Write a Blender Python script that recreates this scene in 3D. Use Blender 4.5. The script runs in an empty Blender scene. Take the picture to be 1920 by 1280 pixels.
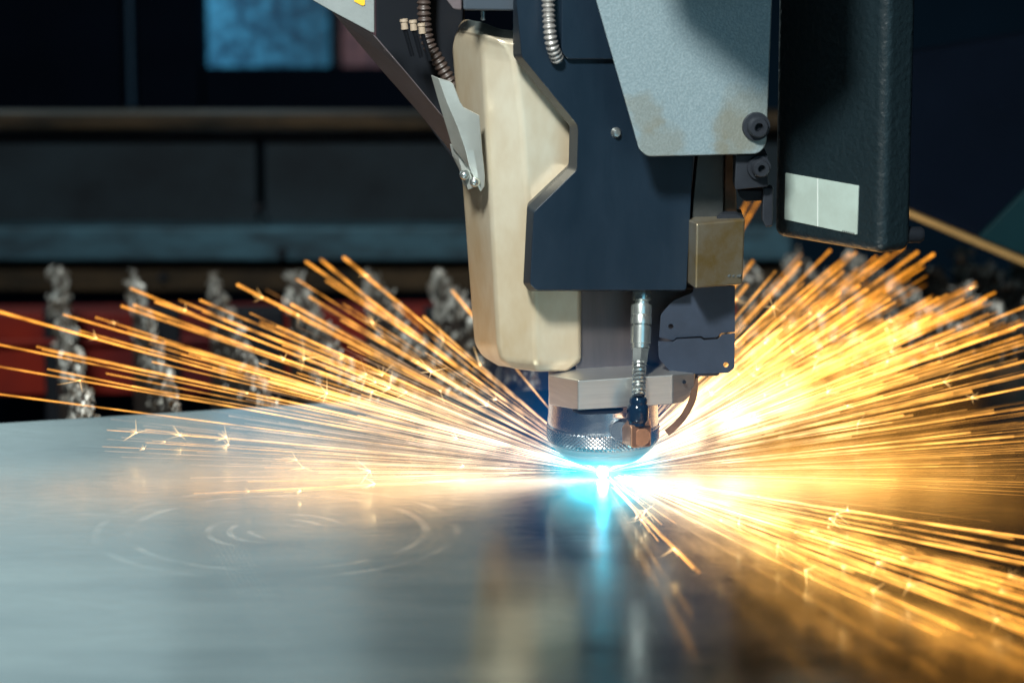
import bpy, bmesh, math, random
from mathutils import Vector, Matrix
random.seed(11)
S = bpy.context.scene
COL = S.collection
R = math.radians

# ------------------------------------------------------------------ camera
FPX, PITCH = 6000.0, R(11)
CAMP = Vector((-0.05124, -1.7610, 0.42))
cd = bpy.data.cameras.new("camera")
cam = bpy.data.objects.new("camera", cd)
COL.objects.link(cam)
cam.location = CAMP
cam.rotation_euler = (R(90) - PITCH, 0, 0)
cd.lens = FPX / 1920 * 36
cd.sensor_width = 36
cd.clip_start, cd.clip_end = 0.05, 60
cd.dof.use_dof = True
cd.dof.focus_distance = 1.78
cd.dof.aperture_fstop = 6.7
S.camera = cam

# ------------------------------------------------------------------ world, exposure
W = bpy.data.worlds.new("World")
S.world = W
W.use_nodes = True
bgn = W.node_tree.nodes["Background"]
bgn.inputs[0].default_value = (0.14, 0.45, 0.75, 1)
bgn.inputs[1].default_value = 0.026
S.view_settings.view_transform = 'Standard'
S.view_settings.look = 'None'
S.view_settings.exposure = 0
S.view_settings.gamma = 1
S.cycles.transparent_max_bounces = 160
S.cycles.max_bounces = 8
S.cycles.sample_clamp_indirect = 6
S.cycles.caustics_reflective = True

def area_lamp(name, loc, target, sx, sy, power, color):
    l = bpy.data.lights.new(name, 'AREA')
    l.shape = 'RECTANGLE'
    l.size, l.size_y, l.energy, l.color = sx, sy, power, color
    o = bpy.data.objects.new(name, l)
    COL.objects.link(o)
    o.location = loc
    o.rotation_euler = (Vector(target) - Vector(loc)).to_track_quat('-Z', 'Y').to_euler()
    return o

# workshop lamp over the operator's side, and the tall strip of bay lighting behind the machine
area_lamp("workshop_lamp", (-0.42, -1.45, 1.42), (0.0, 0, 0.12), 0.24, 0.24, 10, (0.95, 0.98, 0.93)).data.spread = R(64)
area_lamp("front_fill", (0.9, -2.6, 0.9), (0.0, 0, 0.1), 1.3, 1.0, 6, (0.25, 0.74, 1.0))  # added fill from the front, no such source seen, for the metal parts
for bx_, bw_, rad_ in ((-1.22, .50, 2.3), (-0.82, .30, 2.15), (-0.54, .26, 1.75), (-0.31, .20, 1.15), (-0.13, .16, 0.55)):    # a row of bay lights over the far cabinet, dimmer toward the head
    area_lamp("bay_light", (bx_, 1.47, 0.57), (bx_ + .06, 0.4, 0.47), bw_, 0.78, rad_ * bw_ * 1.25, (0.74, 0.97, 1.0))

# ------------------------------------------------------------------ geometry helpers
UPV = Vector((0, math.sin(PITCH), math.cos(PITCH)))
FWV = Vector((0, math.cos(PITCH), -math.sin(PITCH)))
TH = R(14)                                    # the machine stands turned 14 degrees to the camera
NRM = Vector((math.sin(TH), -math.cos(TH), 0))  # its front
EXT = Vector((-0.02, -1, 0))                  # bodies run straight back
AX = Vector((math.cos(TH), math.sin(TH), 0))    # its long axis

def ray(px, py):
    return FWV + Vector((1, 0, 0)) * ((px - 960) / FPX) - UPV * ((py - 640) / FPX)
def V(px, py, o=0.0):                          # on the machine's front plane, o metres proud of the nozzle axis
    d = ray(px, py)
    return CAMP + d * ((o - CAMP.dot(NRM)) / d.dot(NRM))
def G(px, py, z=0.0):                          # on the level z
    d = ray(px, py)
    return CAMP + d * ((z - CAMP.z) / d.z)
def Y(px, py, y):                              # at the distance y
    d = ray(px, py)
    return CAMP + d * ((y - CAMP.y) / d.y)

def tag(o, label=None, cat=None, group=None, kind=None):
    for k, v in (('label', label), ('category', cat), ('group', group), ('kind', kind)):
        if v: o[k] = v
    return o
def link(name, bm, mat, parent=None, smooth=True, bevel=0, seg=2, ang=30):
    bmesh.ops.recalc_face_normals(bm, faces=bm.faces)
    me = bpy.data.meshes.new(name)
    bm.to_mesh(me); bm.free()
    me.materials.append(mat)
    if smooth:
        for p in me.polygons: p.use_smooth = True
    o = bpy.data.objects.new(name, me)
    COL.objects.link(o)
    if parent: o.parent = parent; o.matrix_parent_inverse = parent.matrix_basis.inverted()
    if bevel:
        m = o.modifiers.new("bevel", 'BEVEL')
        m.width, m.segments, m.limit_method, m.angle_limit, m.harden_normals = bevel, seg, 'ANGLE', R(ang), True
    elif smooth:
        me.set_sharp_from_angle(angle=R(38))
    return o
def empty(name, loc, label, cat, group=None):
    o = bpy.data.objects.new(name, None)
    o.empty_display_size = 0.02
    COL.objects.link(o)
    o.location = loc
    return tag(o, label, cat, group)

def solid(front, back, holes=()):
    """closed solid between two matching outlines, with optional round holes given as (front ring, back ring)"""
    bm = bmesh.new()
    for ring_set in ([front] + [h[0] for h in holes], [back] + [h[1] for h in holes]):
        es = []
        for r in ring_set:
            vs = [bm.verts.new(p) for p in r]
            es += [bm.edges.new((vs[i], vs[(i + 1) % len(vs)])) for i in range(len(vs))]
        if holes: bmesh.ops.triangle_fill(bm, edges=es, use_beauty=True)
        else: bm.faces.new(vs)
    bm.verts.ensure_lookup_table()
    n = 0
    sizes = [len(front)] + [len(h[0]) for h in holes]
    tot = sum(sizes)
    for s in sizes:
        for i in range(s):
            j = (i + 1) % s
            bm.faces.new((bm.verts[n + i], bm.verts[n + j], bm.verts[tot + n + j], bm.verts[tot + n + i]))
        n += s
    return bm
def rounded(poly, rad, n=4):
    """round the corners of an outline; rad is one radius or one per corner"""
    out = []
    N = len(poly)
    for i, p in enumerate(poly):
        r = rad[i] if isinstance(rad, (list, tuple)) else rad
        p = Vector(p); a = Vector(poly[i - 1]) - p; b = Vector(poly[(i + 1) % N]) - p
        if r <= 0: out.append(tuple(p)); continue
        r = min(r, a.length * .45, b.length * .45)
        pa, pb = p + a.normalized() * r, p + b.normalized() * r
        for k in range(n + 1):
            t = k / n
            q = pa * (1 - t) ** 2 + p * 2 * t * (1 - t) + pb * t * t
            out.append(tuple(q))
    return out
def prism(name, poly, o, thick, mat, parent=None, bevel=0.001, holes=(), seg=2):
    f = [V(x, y, o) for x, y in poly]
    b = [p - EXT * thick for p in f]
    hs = []
    for hx, hy, hr in holes:
        ring = [V(hx + hr * math.cos(a * math.pi / 8), hy + hr * math.sin(a * math.pi / 8), o) for a in range(16)]
        hs.append((ring, [p - EXT * thick for p in ring]))
    return link(name, solid(f, b, hs), mat, parent, bevel=bevel, seg=seg)
def shell(name, rows, depth, mat, parent=None, bevel=0.002, seg=3, ang=14):
    """rows of (px, py, o): a folded front, closed with sides and a back `depth` behind"""
    bm = bmesh.new()
    fr = [[bm.verts.new(V(*c)) for c in r] for r in rows]
    bk = [[bm.verts.new(v.co - EXT * depth) for v in r] for r in fr]
    nr, nc = len(rows), len(rows[0])
    for i in range(nr - 1):
        for j in range(nc - 1):
            bm.faces.new((fr[i][j], fr[i][j + 1], fr[i + 1][j + 1], fr[i + 1][j]))
            bm.faces.new((bk[i][j], bk[i + 1][j], bk[i + 1][j + 1], bk[i][j + 1]))
    for i in range(nr - 1):
        for j in (0, nc - 1):
            bm.faces.new((fr[i][j], fr[i + 1][j], bk[i + 1][j], bk[i][j]))
    for j in range(nc - 1):
        for i in (0, nr - 1):
            bm.faces.new((fr[i][j], fr[i][j + 1], bk[i][j + 1], bk[i][j]))
    return link(name, bm, mat, parent, bevel=bevel, seg=seg, ang=ang)
def add_tube(bm, pts, radii, sides=10, caps=True):
    rings = []
    n = len(pts)
    up = Vector((0.31, 0.2, 0.93))
    for i in range(n):
        t = (pts[min(i + 1, n - 1)] - pts[max(i - 1, 0)]).normalized()
        if i == 0 or t.length == 0: u = t.cross(up).normalized()
        else: u = (u - t * u.dot(t)).normalized()
        w = t.cross(u)
        rings.append([bm.verts.new(pts[i] + (u * math.cos(k * 2 * math.pi / sides) + w * math.sin(k * 2 * math.pi / sides)) * radii[i]) for k in range(sides)])
    for a, b in zip(rings, rings[1:]):
        for k in range(sides):
            bm.faces.new((a[k], a[(k + 1) % sides], b[(k + 1) % sides], b[k]))
    if caps:
        bm.faces.new(rings[0]); bm.faces.new(rings[-1])
def steps(p0, p1, prof):
    """points and radii of a turned rod: prof = (share of the way, radius) pairs"""
    d = p1 - p0
    return [p0 + d * t + d.normalized() * 1e-6 * i for i, (t, r) in enumerate(prof)], [r for t, r in prof]
def rod(name, p0, p1, prof, mat, parent=None, sides=20):
    bm = bmesh.new()
    pts, rr = steps(p0, p1, prof)
    add_tube(bm, pts, rr, sides)
    return link(name, bm, mat, parent)
def lathe(name, prof, mat, parent=None, seg=72, base=Vector((0, 0, 0)), axis=Vector((0, 0, 1))):
    bm = bmesh.new()
    q = Vector((0, 0, 1)).rotation_difference(axis)
    rings = []
    for r, h in prof:
        if r < 1e-7: rings.append([bm.verts.new(base + q @ Vector((0, 0, h)))])
        else: rings.append([bm.verts.new(base + q @ Vector((r * math.cos(k * 2 * math.pi / seg), r * math.sin(k * 2 * math.pi / seg), h))) for k in range(seg)])
    for a, b in zip(rings, rings[1:]):
        for k in range(seg):
            m = (k + 1) % seg
            if len(a) == 1 and len(b) == 1: continue
            if len(a) == 1: bm.faces.new((a[0], b[m], b[k]))
            elif len(b) == 1: bm.faces.new((a[k], a[m], b[0]))
            else: bm.faces.new((a[k], a[m], b[m], b[k]))
    return link(name, bm, mat, parent)
def spline(ctrl, n):
    out = []
    P = [ctrl[0]] + list(ctrl) + [ctrl[-1]]
    for i in range(1, len(P) - 2):
        for k in range(n):
            t = k / n
            a, b, c, d = P[i - 1], P[i], P[i + 1], P[i + 2]
            out.append(0.5 * ((2 * b) + (c - a) * t + (2 * a - 5 * b + 4 * c - d) * t * t + (3 * b - a - 3 * c + d) * t ** 3))
    out.append(ctrl[-1])
    return out
def ribbed(name, ctrl, r, mat, parent=None, pitch=0.004, sides=14):
    pts = spline(ctrl, 40)
    L = 0; q = [pts[0]]; 
    dense = [pts[0]]
    for a, b in zip(pts, pts[1:]):
        dense.append(b)
    bm = bmesh.new()
    rr = []; acc = 0
    for i, p in enumerate(dense):
        if i: acc += (p - dense[i - 1]).length
        rr.append(r * (1 + 0.16 * math.sin(acc / pitch * 2 * math.pi)))
    add_tube(bm, dense, rr, sides)
    return link(name, bm, mat, parent)
def box_at(name, c, ax, size, mat, parent=None, bevel=0.002):
    """level box centred on c, long side along ax"""
    ax = ax.normalized(); ay = Vector((-ax.y, ax.x, 0)); az = Vector((0, 0, 1))
    hx, hy, hz = [s / 2 for s in size]
    low = [c + ax * sx * hx + ay * sy * hy - az * hz for sx, sy in ((-1, -1), (1, -1), (1, 1), (-1, 1))]
    return link(name, solid(low, [p + az * 2 * hz for p in low]), mat, parent, bevel=bevel)

# ------------------------------------------------------------------ materials
def mat(name, base, rough=0.5, metal=0.0, var=0.0, vscale=40, bump=0.0, bscale=200, stretch=None, base2=None, rvar=0.0, spec=0.5, lo=.36, hi=.66):
    m = bpy.data.materials.new(name); m.use_nodes = True
    nt = m.node_tree; N = nt.nodes; L = nt.links
    b = N["Principled BSDF"]
    b.inputs["Base Color"].default_value = (*base, 1)
    b.inputs["Roughness"].default_value = rough
    b.inputs["Metallic"].default_value = metal
    b.inputs["Specular IOR Level"].default_value = spec
    tc = N.new("ShaderNodeTexCoord"); mp = N.new("ShaderNodeMapping")
    L.new(tc.outputs["Object"], mp.inputs[0])
    if stretch: mp.inputs["Scale"].default_value = stretch
    if var or base2:
        n = N.new("ShaderNodeTexNoise"); n.inputs["Scale"].default_value = vscale; n.inputs["Detail"].default_value = 6
        n.inputs["Roughness"].default_value = 0.65
        L.new(mp.outputs[0], n.inputs[0])
        cr = N.new("ShaderNodeValToRGB")
        cr.color_ramp.elements[0].position, cr.color_ramp.elements[1].position = lo, hi
        c2 = base2 or tuple(max(0, c * (1 - var)) for c in base)
        cr.color_ramp.elements[0].color = (*c2, 1)
        cr.color_ramp.elements[1].color = (*base, 1)
        L.new(n.outputs[0], cr.inputs[0]); L.new(cr.outputs[0], b.inputs["Base Color"])
        if rvar:
            mr = N.new("ShaderNodeMapRange"); mr.inputs["To Min"].default_value = rough - rvar; mr.inputs["To Max"].default_value = rough + rvar
            mr.inputs["From Min"].default_value = .3; mr.inputs["From Max"].default_value = .7
            L.new(n.outputs[0], mr.inputs[0]); L.new(mr.outputs[0], b.inputs["Roughness"])
    if bump:
        n2 = N.new("ShaderNodeTexNoise"); n2.inputs["Scale"].default_value = bscale; n2.inputs["Detail"].default_value = 3
        L.new(mp.outputs[0], n2.inputs[0])
        bp = N.new("ShaderNodeBump"); bp.inputs["Strength"].default_value = bump; bp.inputs["Distance"].default_value = 0.001
        L.new(n2.outputs[0], bp.inputs["Height"]); L.new(bp.outputs[0], b.inputs["Normal"])
    return m

M_COVER = mat("satin_cream_metal", (0.76, 0.70, 0.56), 0.33, 0.55, base2=(0.47, 0.29, 0.11), vscale=5, stretch=(1.4, 1.4, 0.75), rvar=.05, lo=.28, hi=.60, bump=0.05, bscale=600)
M_BLACK = mat("black_housing_paint", (0.005, 0.014, 0.027), 0.4, 0.0, spec=.4, var=.3, vscale=10, stretch=(2, 2, .6), rvar=.08, bump=0.04, bscale=900)
M_COLUMN = mat("orange_peel_black_paint", (0.006, 0.013, 0.017), 0.38, 0.0, bump=0.9, bscale=260)
M_DARK = mat("dark_steel", (0.03, 0.035, 0.045), 0.5, 0.2, var=.4, vscale=30, spec=.15)
M_VOID = mat("black_plastic", (0.008, 0.01, 0.014), 0.55, spec=.15)
M_STEEL = mat("machined_steel", (0.62, 0.63, 0.63), 0.25, 1.0, bump=.03, bscale=500, stretch=(.2, .2, 6))
M_ALU = mat("brushed_aluminium", (0.66, 0.64, 0.60), 0.36, 0.9, var=.15, vscale=60, bump=.05, bscale=400, stretch=(.3, .3, 6))
M_BODY = mat("brown_tinted_steel", (0.12, 0.105, 0.105), 0.36, 0.6, var=.25, vscale=18, stretch=(5, 5, .5))
M_FLAP = mat("dark_blue_grey_sheet", (0.028, 0.04, 0.065), 0.5, 0.1, var=.25, vscale=40, bump=.05, bscale=800)
M_ZINC = mat("zinc_sheet", (0.50, 0.53, 0.50), 0.42, 0.55, var=.15, vscale=50)
M_CHROME = mat("zinc_plated", (0.62, 0.66, 0.64), 0.26, 0.9, var=.15, vscale=50)
M_KNOB = mat("glossy_navy_plastic", (0.005, 0.014, 0.03), 0.12)
M_COPPER = mat("copper_fitting", (0.60, 0.34, 0.21), 0.42, 0.85, var=.25, vscale=120)
M_BRASSBOX = mat("stained_steel_box", (0.36, 0.35, 0.31), 0.38, 0.75, base2=(0.26, 0.18, 0.07), vscale=22, bump=.04, bscale=500)
M_STRIP = mat("brown_strip", (0.17, 0.09, 0.05), 0.45, 0.3, var=.3, vscale=80)
M_CABLE = mat("dark_ribbed_rubber", (0.05, 0.035, 0.03), 0.45)
M_HOSE = mat("grey_ribbed_hose", (0.30, 0.29, 0.28), 0.4, 0.6)
M_WHITE = mat("off_white_plastic", (0.34, 0.27, 0.2), 0.6)
M_YELLOW = mat("yellow_sticker", (0.85, 0.48, 0.03), 0.5)
M_HOOD = mat("grey_green_paint", (0.28, 0.31, 0.31), 0.5, 0.2, var=.15, vscale=60, bump=.08, bscale=700)
M_HOODIN = mat("brown_grey_paint", (0.12, 0.10, 0.11), 0.55, 0.1, var=.2, vscale=40)
M_LABEL = mat("pale_label", (0.36, 0.45, 0.42), 0.4, 0.0, base2=(0.29, 0.35, 0.32), vscale=30)
M_LABELINK = mat("dark_ink", (0.06, 0.07, 0.07), 0.6)
M_BEAM = mat("worn_blue_grey_beam", (0.013, 0.023, 0.031), 0.6, 0.1, base2=(0.006, 0.010, 0.014), vscale=9, rvar=.1, spec=.15)
M_BEAMBLUE = mat("scuffed_teal_flange", (0.045, 0.11, 0.15), 0.55, 0.2, base2=(0.018, 0.03, 0.04), vscale=12, stretch=(1, 1, 3), spec=.15)
M_RUST = mat("rusty_brown_flange", (0.05, 0.033, 0.018), 0.55, 0.3, base2=(0.012, 0.011, 0.009), vscale=14, stretch=(1, 1, 3), spec=.15)
M_NAVY = mat("dark_navy_panel", (0.0025, 0.005, 0.011), 0.8, 0.0, var=.3, vscale=6, spec=.02)
M_RED = mat("red_painted_rail", (0.17, 0.014, 0.007), 0.5, 0.0, base2=(0.06, 0.008, 0.01), vscale=7, spec=.15)
M_SLAT = mat("burnt_slat_steel", (0.10, 0.085, 0.07), 0.6, 0.5, base2=(0.04, 0.03, 0.025), vscale=40)
M_DROSS = mat("dross_crust", (0.46, 0.47, 0.44), 0.45, 0.35, base2=(0.07, 0.05, 0.03), lo=.40, hi=.60, vscale=75, bump=.6, bscale=260)
M_TEAL = mat("teal_painted_panel", (0.004, 0.028, 0.036), 0.45, 0.1, var=.3, vscale=10, spec=.15)
M_FLOOR = mat("dark_floor", (0.02, 0.02, 0.022), 0.8)

# hammered grey plate: flecked paint with brown heat stains round the bolt and the lower corner
def plate_mat():
    m = mat("flecked_grey_paint", (0.30, 0.36, 0.38), 0.40, 0.35)
    nt = m.node_tree; N = nt.nodes; L = nt.links; b = N["Principled BSDF"]
    tc = N.new("ShaderNodeTexCoord")
    n = N.new("ShaderNodeTexNoise"); n.inputs["Scale"].default_value = 900; n.inputs["Detail"].default_value = 2
    L.new(tc.outputs["Object"], n.inputs[0])
    cr = N.new("ShaderNodeValToRGB"); e = cr.color_ramp.elements
    e[0].position, e[1].position = .38, .72
    e[0].color, e[1].color = (0.21, 0.28, 0.31, 1), (0.29, 0.365, 0.40, 1)
    L.new(n.outputs[0], cr.inputs[0])
    last = cr.outputs[0]
    for c, rad in ((V(1405, 225, .062), .022), (V(1370, 255, .062), .016), (V(1235, 280, .062), .017), (V(1345, 268, .062), .007), (V(1205, 215, .062), .013)):
        vm = N.new("ShaderNodeVectorMath"); vm.operation = 'DISTANCE'; vm.inputs[1].default_value = c
        L.new(tc.outputs["Object"], vm.inputs[0])
        ns = N.new("ShaderNodeTexNoise"); ns.inputs["Scale"].default_value = 90
        L.new(tc.outputs["Object"], ns.inputs[0])
        ad = N.new("ShaderNodeMath"); ad.operation = 'MULTIPLY_ADD'; ad.inputs[1].default_value = .022; 
        L.new(ns.outputs[0], ad.inputs[0]); L.new(vm.outputs["Value"], ad.inputs[2])
        mr = N.new("ShaderNodeMapRange"); mr.inputs["From Min"].default_value = rad + .011; mr.inputs["From Max"].default_value = rad * .55 + .011
        mr.inputs["To Max"].default_value = .36
        L.new(ad.outputs[0], mr.inputs[0])
        mx = N.new("ShaderNodeMix"); mx.data_type = 'RGBA'
        mx.inputs[7].default_value = (0.20, 0.17, 0.10, 1)
        L.new(mr.outputs[0], mx.inputs[0]); L.new(last, mx.inputs[6])
        last = mx.outputs[2]
    L.new(last, b.inputs["Base Color"])
    bp = N.new("ShaderNodeBump"); bp.inputs["Strength"].default_value = .35; bp.inputs["Distance"].default_value = .0006
    L.new(n.outputs[0], bp.inputs["Height"]); L.new(bp.outputs[0], b.inputs["Normal"])
    return m
M_PLATE = plate_mat()

# the steel sheet: mill finish, with streaks, faint swirl rings and crossed rubbing marks
def sheet_mat():
    m = bpy.data.materials.new("mill_finish_steel"); m.use_nodes = True
    nt = m.node_tree; N = nt.nodes; L = nt.links; b = N["Principled BSDF"]
    b.inputs["Metallic"].default_value = 1.0
    tc = N.new("ShaderNodeTexCoord")
    def noise(scale, stretch, rot, detail=4):
        mp = N.new("ShaderNodeMapping"); mp.inputs["Scale"].default_value = stretch; mp.inputs["Rotation"].default_value = (0, 0, rot)
        L.new(tc.outputs["Object"], mp.inputs[0])
        n = N.new("ShaderNodeTexNoise"); n.inputs["Scale"].default_value = scale; n.inputs["Detail"].default_value = detail
        L.new(mp.outputs[0], n.inputs[0]); return n.outputs[0]
    def math_(op, a, bb, c=None):
        k = N.new("ShaderNodeMath"); k.operation = op
        for i, v in enumerate((a, bb, c)):
            if v is None: continue
            if isinstance(v, (int, float)): k.inputs[i].default_value = v
            else: L.new(v, k.inputs[i])
        return k.outputs[0]
    def band(v, a0, a1, lo, hi):
        mr = N.new("ShaderNodeMapRange"); mr.inputs[1].default_value = a0; mr.inputs[2].default_value = a1
        mr.inputs[3].default_value = lo; mr.inputs[4].default_value = hi
        L.new(v, mr.inputs[0]); return mr.outputs[0]
    fine = noise(60, (1, 9, 1), R(-14))
    broad = noise(5, (1, 3.5, 1), R(-14), 3)
    # swirl rings left by a suction cup
    c0 = G(520, 995)
    vm = N.new("ShaderNodeVectorMath"); vm.operation = 'DISTANCE'; vm.inputs[1].default_value = c0
    L.new(tc.outputs["Object"], vm.inputs[0])
    dist = vm.outputs["Value"]
    rg = math_('SINE', math_('MULTIPLY', dist, 560), 0)
    arcs = noise(26, (1, 1, 1), 0, 2)
    ring = math_('MULTIPLY', math_('GREATER_THAN', rg, .55), math_('MULTIPLY', band(dist, .048, .040, 0, 1), band(arcs, .5, .58, 0, 1)))
    edge = math_('MULTIPLY', band(math_('ABSOLUTE', math_('SUBTRACT', dist, .078), 0), .003, .0015, 0, 1), band(arcs, .40, .55, 0, .8))
    edge2 = math_('MULTIPLY', band(math_('ABSOLUTE', math_('SUBTRACT', dist, .095), 0), .003, .0015, 0, 1), band(arcs, .42, .6, 0, .6))
    marks = math_('ADD', ring, math_('ADD', edge, edge2))
    # two rubbed tracks of fine cross marks
    sx = N.new("ShaderNodeSeparateXYZ")
    tracks = None
    for x0_, y0_, x1_, y1_ in ((405, 985, 575, 1290), (630, 1040, 860, 1200)):
        g0, g1 = G(x0_, y0_), G(x1_, y1_); gd = (g0 - g1).normalized(); rot = math.atan2(-gd.x, gd.y); half = (g0 - g1).length / 2
        mp = N.new("ShaderNodeMapping"); mp.vector_type = 'TEXTURE'
        mp.inputs["Location"].default_value = (g0 + g1) / 2; mp.inputs["Rotation"].default_value = (0, 0, rot)
        L.new(tc.outputs["Object"], mp.inputs[0])
        s = N.new("ShaderNodeSeparateXYZ"); L.new(mp.outputs[0], s.inputs[0])
        w = band(math_('ABSOLUTE', s.outputs[0], 0), .012, .007, 0, 1)
        ln = math_('GREATER_THAN', math_('SINE', math_('MULTIPLY', s.outputs[0], 2400), 0), .2)
        l2 = math_('GREATER_THAN', math_('SINE', math_('MULTIPLY', s.outputs[1], 900), 0), -.3)
        w = math_('MULTIPLY', w, band(math_('ABSOLUTE', s.outputs[1], 0), half, half * .7, 0, 1))
        t = math_('MULTIPLY', math_('MULTIPLY', w, band(noise(14, (1, 1, 1), 0, 2), .35, .6, .25, 1)), math_('MULTIPLY', ln, l2))
        tracks = t if tracks is None else math_('ADD', tracks, t)
    marks = math_('ADD', marks, math_('MULTIPLY', tracks, .42))
    rough = math_('ADD', band(broad, .3, .7, .15, .205), math_('ADD', band(fine, .3, .7, -.03, .045), math_('MULTIPLY', marks, .05)))
    L.new(rough, b.inputs["Roughness"])
    cr = N.new("ShaderNodeValToRGB"); e = cr.color_ramp.elements
    e[0].position, e[1].position = .32, .68
    e[0].color, e[1].color = (0.24, 0.285, 0.30, 1), (0.40, 0.45, 0.455, 1)
    L.new(broad, cr.inputs[0])
    mx = N.new("ShaderNodeMix"); mx.data_type = 'RGBA'; mx.inputs[7].default_value = (0.78, 0.80, 0.77, 1)
    L.new(math_('MULTIPLY', math_('MULTIPLY', marks, band(noise(55, (1, 1, 1), 0, 3), .3, .7, .25, 1)), .62), mx.inputs[0]); L.new(cr.outputs[0], mx.inputs[6])
    L.new(mx.outputs[2], b.inputs["Base Color"])
    bp = N.new("ShaderNodeBump"); bp.inputs["Strength"].default_value = .15; bp.inputs["Distance"].default_value = .0004
    L.new(fine, bp.inputs["Height"]); L.new(bp.outputs[0], b.inputs["Normal"])
    return m
M_SHEET = sheet_mat()

# glowing sparks: hottest at the cut, cooling with distance; they add their light to what lies behind
def spark_mat(name, gain, stops):
    m = bpy.data.materials.new(name); m.use_nodes = True
    nt = m.node_tree; N = nt.nodes; L = nt.links
    N.remove(N["Principled BSDF"]); out = N["Material Output"]
    g = N.new("ShaderNodeNewGeometry"); vm = N.new("ShaderNodeVectorMath"); vm.operation = 'LENGTH'
    L.new(g.outputs["Position"], vm.inputs[0])
    cr = N.new("ShaderNodeValToRGB"); r = cr.color_ramp
    r.elements[0].position, r.elements[0].color = stops[0][0], (*stops[0][1], 1)
    r.elements[1].position, r.elements[1].color = stops[-1][0], (*stops[-1][1], 1)
    for p, c in stops[1:-1]:
        el = r.elements.new(p); el.color = (*c, 1)
    sc = N.new("ShaderNodeMath"); sc.operation = 'MULTIPLY'; sc.inputs[1].default_value = 2.0     # ramp spans 0.5 m
    L.new(vm.outputs["Value"], sc.inputs[0]); L.new(sc.outputs[0], cr.inputs[0])
    n = N.new("ShaderNodeTexNoise"); n.inputs["Scale"].default_value = 45; n.inputs["Detail"].default_value = 2
    mr = N.new("ShaderNodeMapRange"); mr.inputs[1].default_value = .3; mr.inputs[2].default_value = .7; mr.inputs[3].default_value = .22; mr.inputs[4].default_value = 1.9
    L.new(g.outputs["Position"], n.inputs[0]); L.new(n.outputs[0], mr.inputs[0])
    st = N.new("ShaderNodeMath"); st.operation = 'MULTIPLY'; st.inputs[1].default_value = gain
    L.new(mr.outputs[0], st.inputs[0])
    em = N.new("ShaderNodeEmission"); L.new(cr.outputs[0], em.inputs[0]); L.new(st.outputs[0], em.inputs[1])
    tr = N.new("ShaderNodeBsdfTransparent"); ad = N.new("ShaderNodeAddShader")
    L.new(em.outputs[0], ad.inputs[0]); L.new(tr.outputs[0], ad.inputs[1]); L.new(ad.outputs[0], out.inputs["Surface"])
    return m
STOPS = [(0.0, (1.0, .80, .60)), (.14, (1.0, .64, .36)), (.35, (1.0, .46, .10)), (.8, (1.0, .38, .05)), (1.0, (1.0, .36, .04))]
RSTOPS = [(0.0, (1.0, .80, .56)), (.16, (1.0, .66, .36)), (.35, (1.0, .46, .10)), (.8, (1.0, .36, .03)), (1.0, (1.0, .34, .02))]
M_SPARK = spark_mat("hot_spark", 0.42, STOPS)
M_SPARKR = spark_mat("yellow_spark", 0.42, RSTOPS)
M_MIST = spark_mat("fine_spark", 0.17, RSTOPS)
M_MISTL = spark_mat("pale_fine_spark", 0.10, [(0, (1, .80, .64)), (.3, (1, .66, .42)), (.7, (1, .5, .2)), (1, (1, .42, .1))])
M_SPARKF = spark_mat("near_spark", 0.62, STOPS)
M_BURST = spark_mat("bursting_spark", .38, [(0, (1, .8, .55)), (.4, (1, .62, .24)), (1, (1, .5, .14))])
for m_ in (M_SPARK, M_SPARKR, M_MIST, M_MISTL, M_SPARKF): m_.cycles.emission_sampling = 'FRONT_BACK'
M_BURST.cycles.emission_sampling = 'NONE'

def emit(name, col, strength, sampling='AUTO'):
    m = bpy.data.materials.new(name); m.use_nodes = True
    N = m.node_tree.nodes; N.remove(N["Principled BSDF"])
    e = N.new("ShaderNodeEmission"); e.inputs[0].default_value = (*col, 1); e.inputs[1].default_value = strength
    m.node_tree.links.new(e.outputs[0], N["Material Output"].inputs[0])
    m.cycles.emission_sampling = sampling
    return m

# ------------------------------------------------------------------ the setting
def slab(name, cx, cy, cz, sx, sy, sz, m, kind='structure'):
    o = box_at(name, Vector((cx, cy, cz)), Vector((1, 0, 0)), (sx, sy, sz), m, bevel=0)
    if kind: o['kind'] = kind
    return o
slab("floor", 0, 0.5, -0.95, 9, 9, 0.1, M_FLOOR)
slab("back_wall", 0, 2.75, 1.0, 9, 0.1, 4.0, mat("blue_painted_wall", (0.006, 0.025, 0.05), .7, spec=.1, var=.3, vscale=2))

# sheet of steel
e0, e1 = G(0, 793), G(450, 765)
ed = (e1 - e0); ed.z = 0; ed.normalize(); en = Vector((-ed.y, ed.x, 0))
far_l, far_r = e0 - ed * 0.9, e0 + ed * 1.75
lo = [far_l - en * 1.75, far_r - en * 1.75, far_r, far_l]
sheet = link("steel_sheet", solid([p + Vector((0, 0, -0.003)) for p in lo], lo), M_SHEET, bevel=.0005)
tag(sheet, "large flat grey steel sheet with faint swirl marks under the cutting nozzle", "steel sheet")

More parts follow.
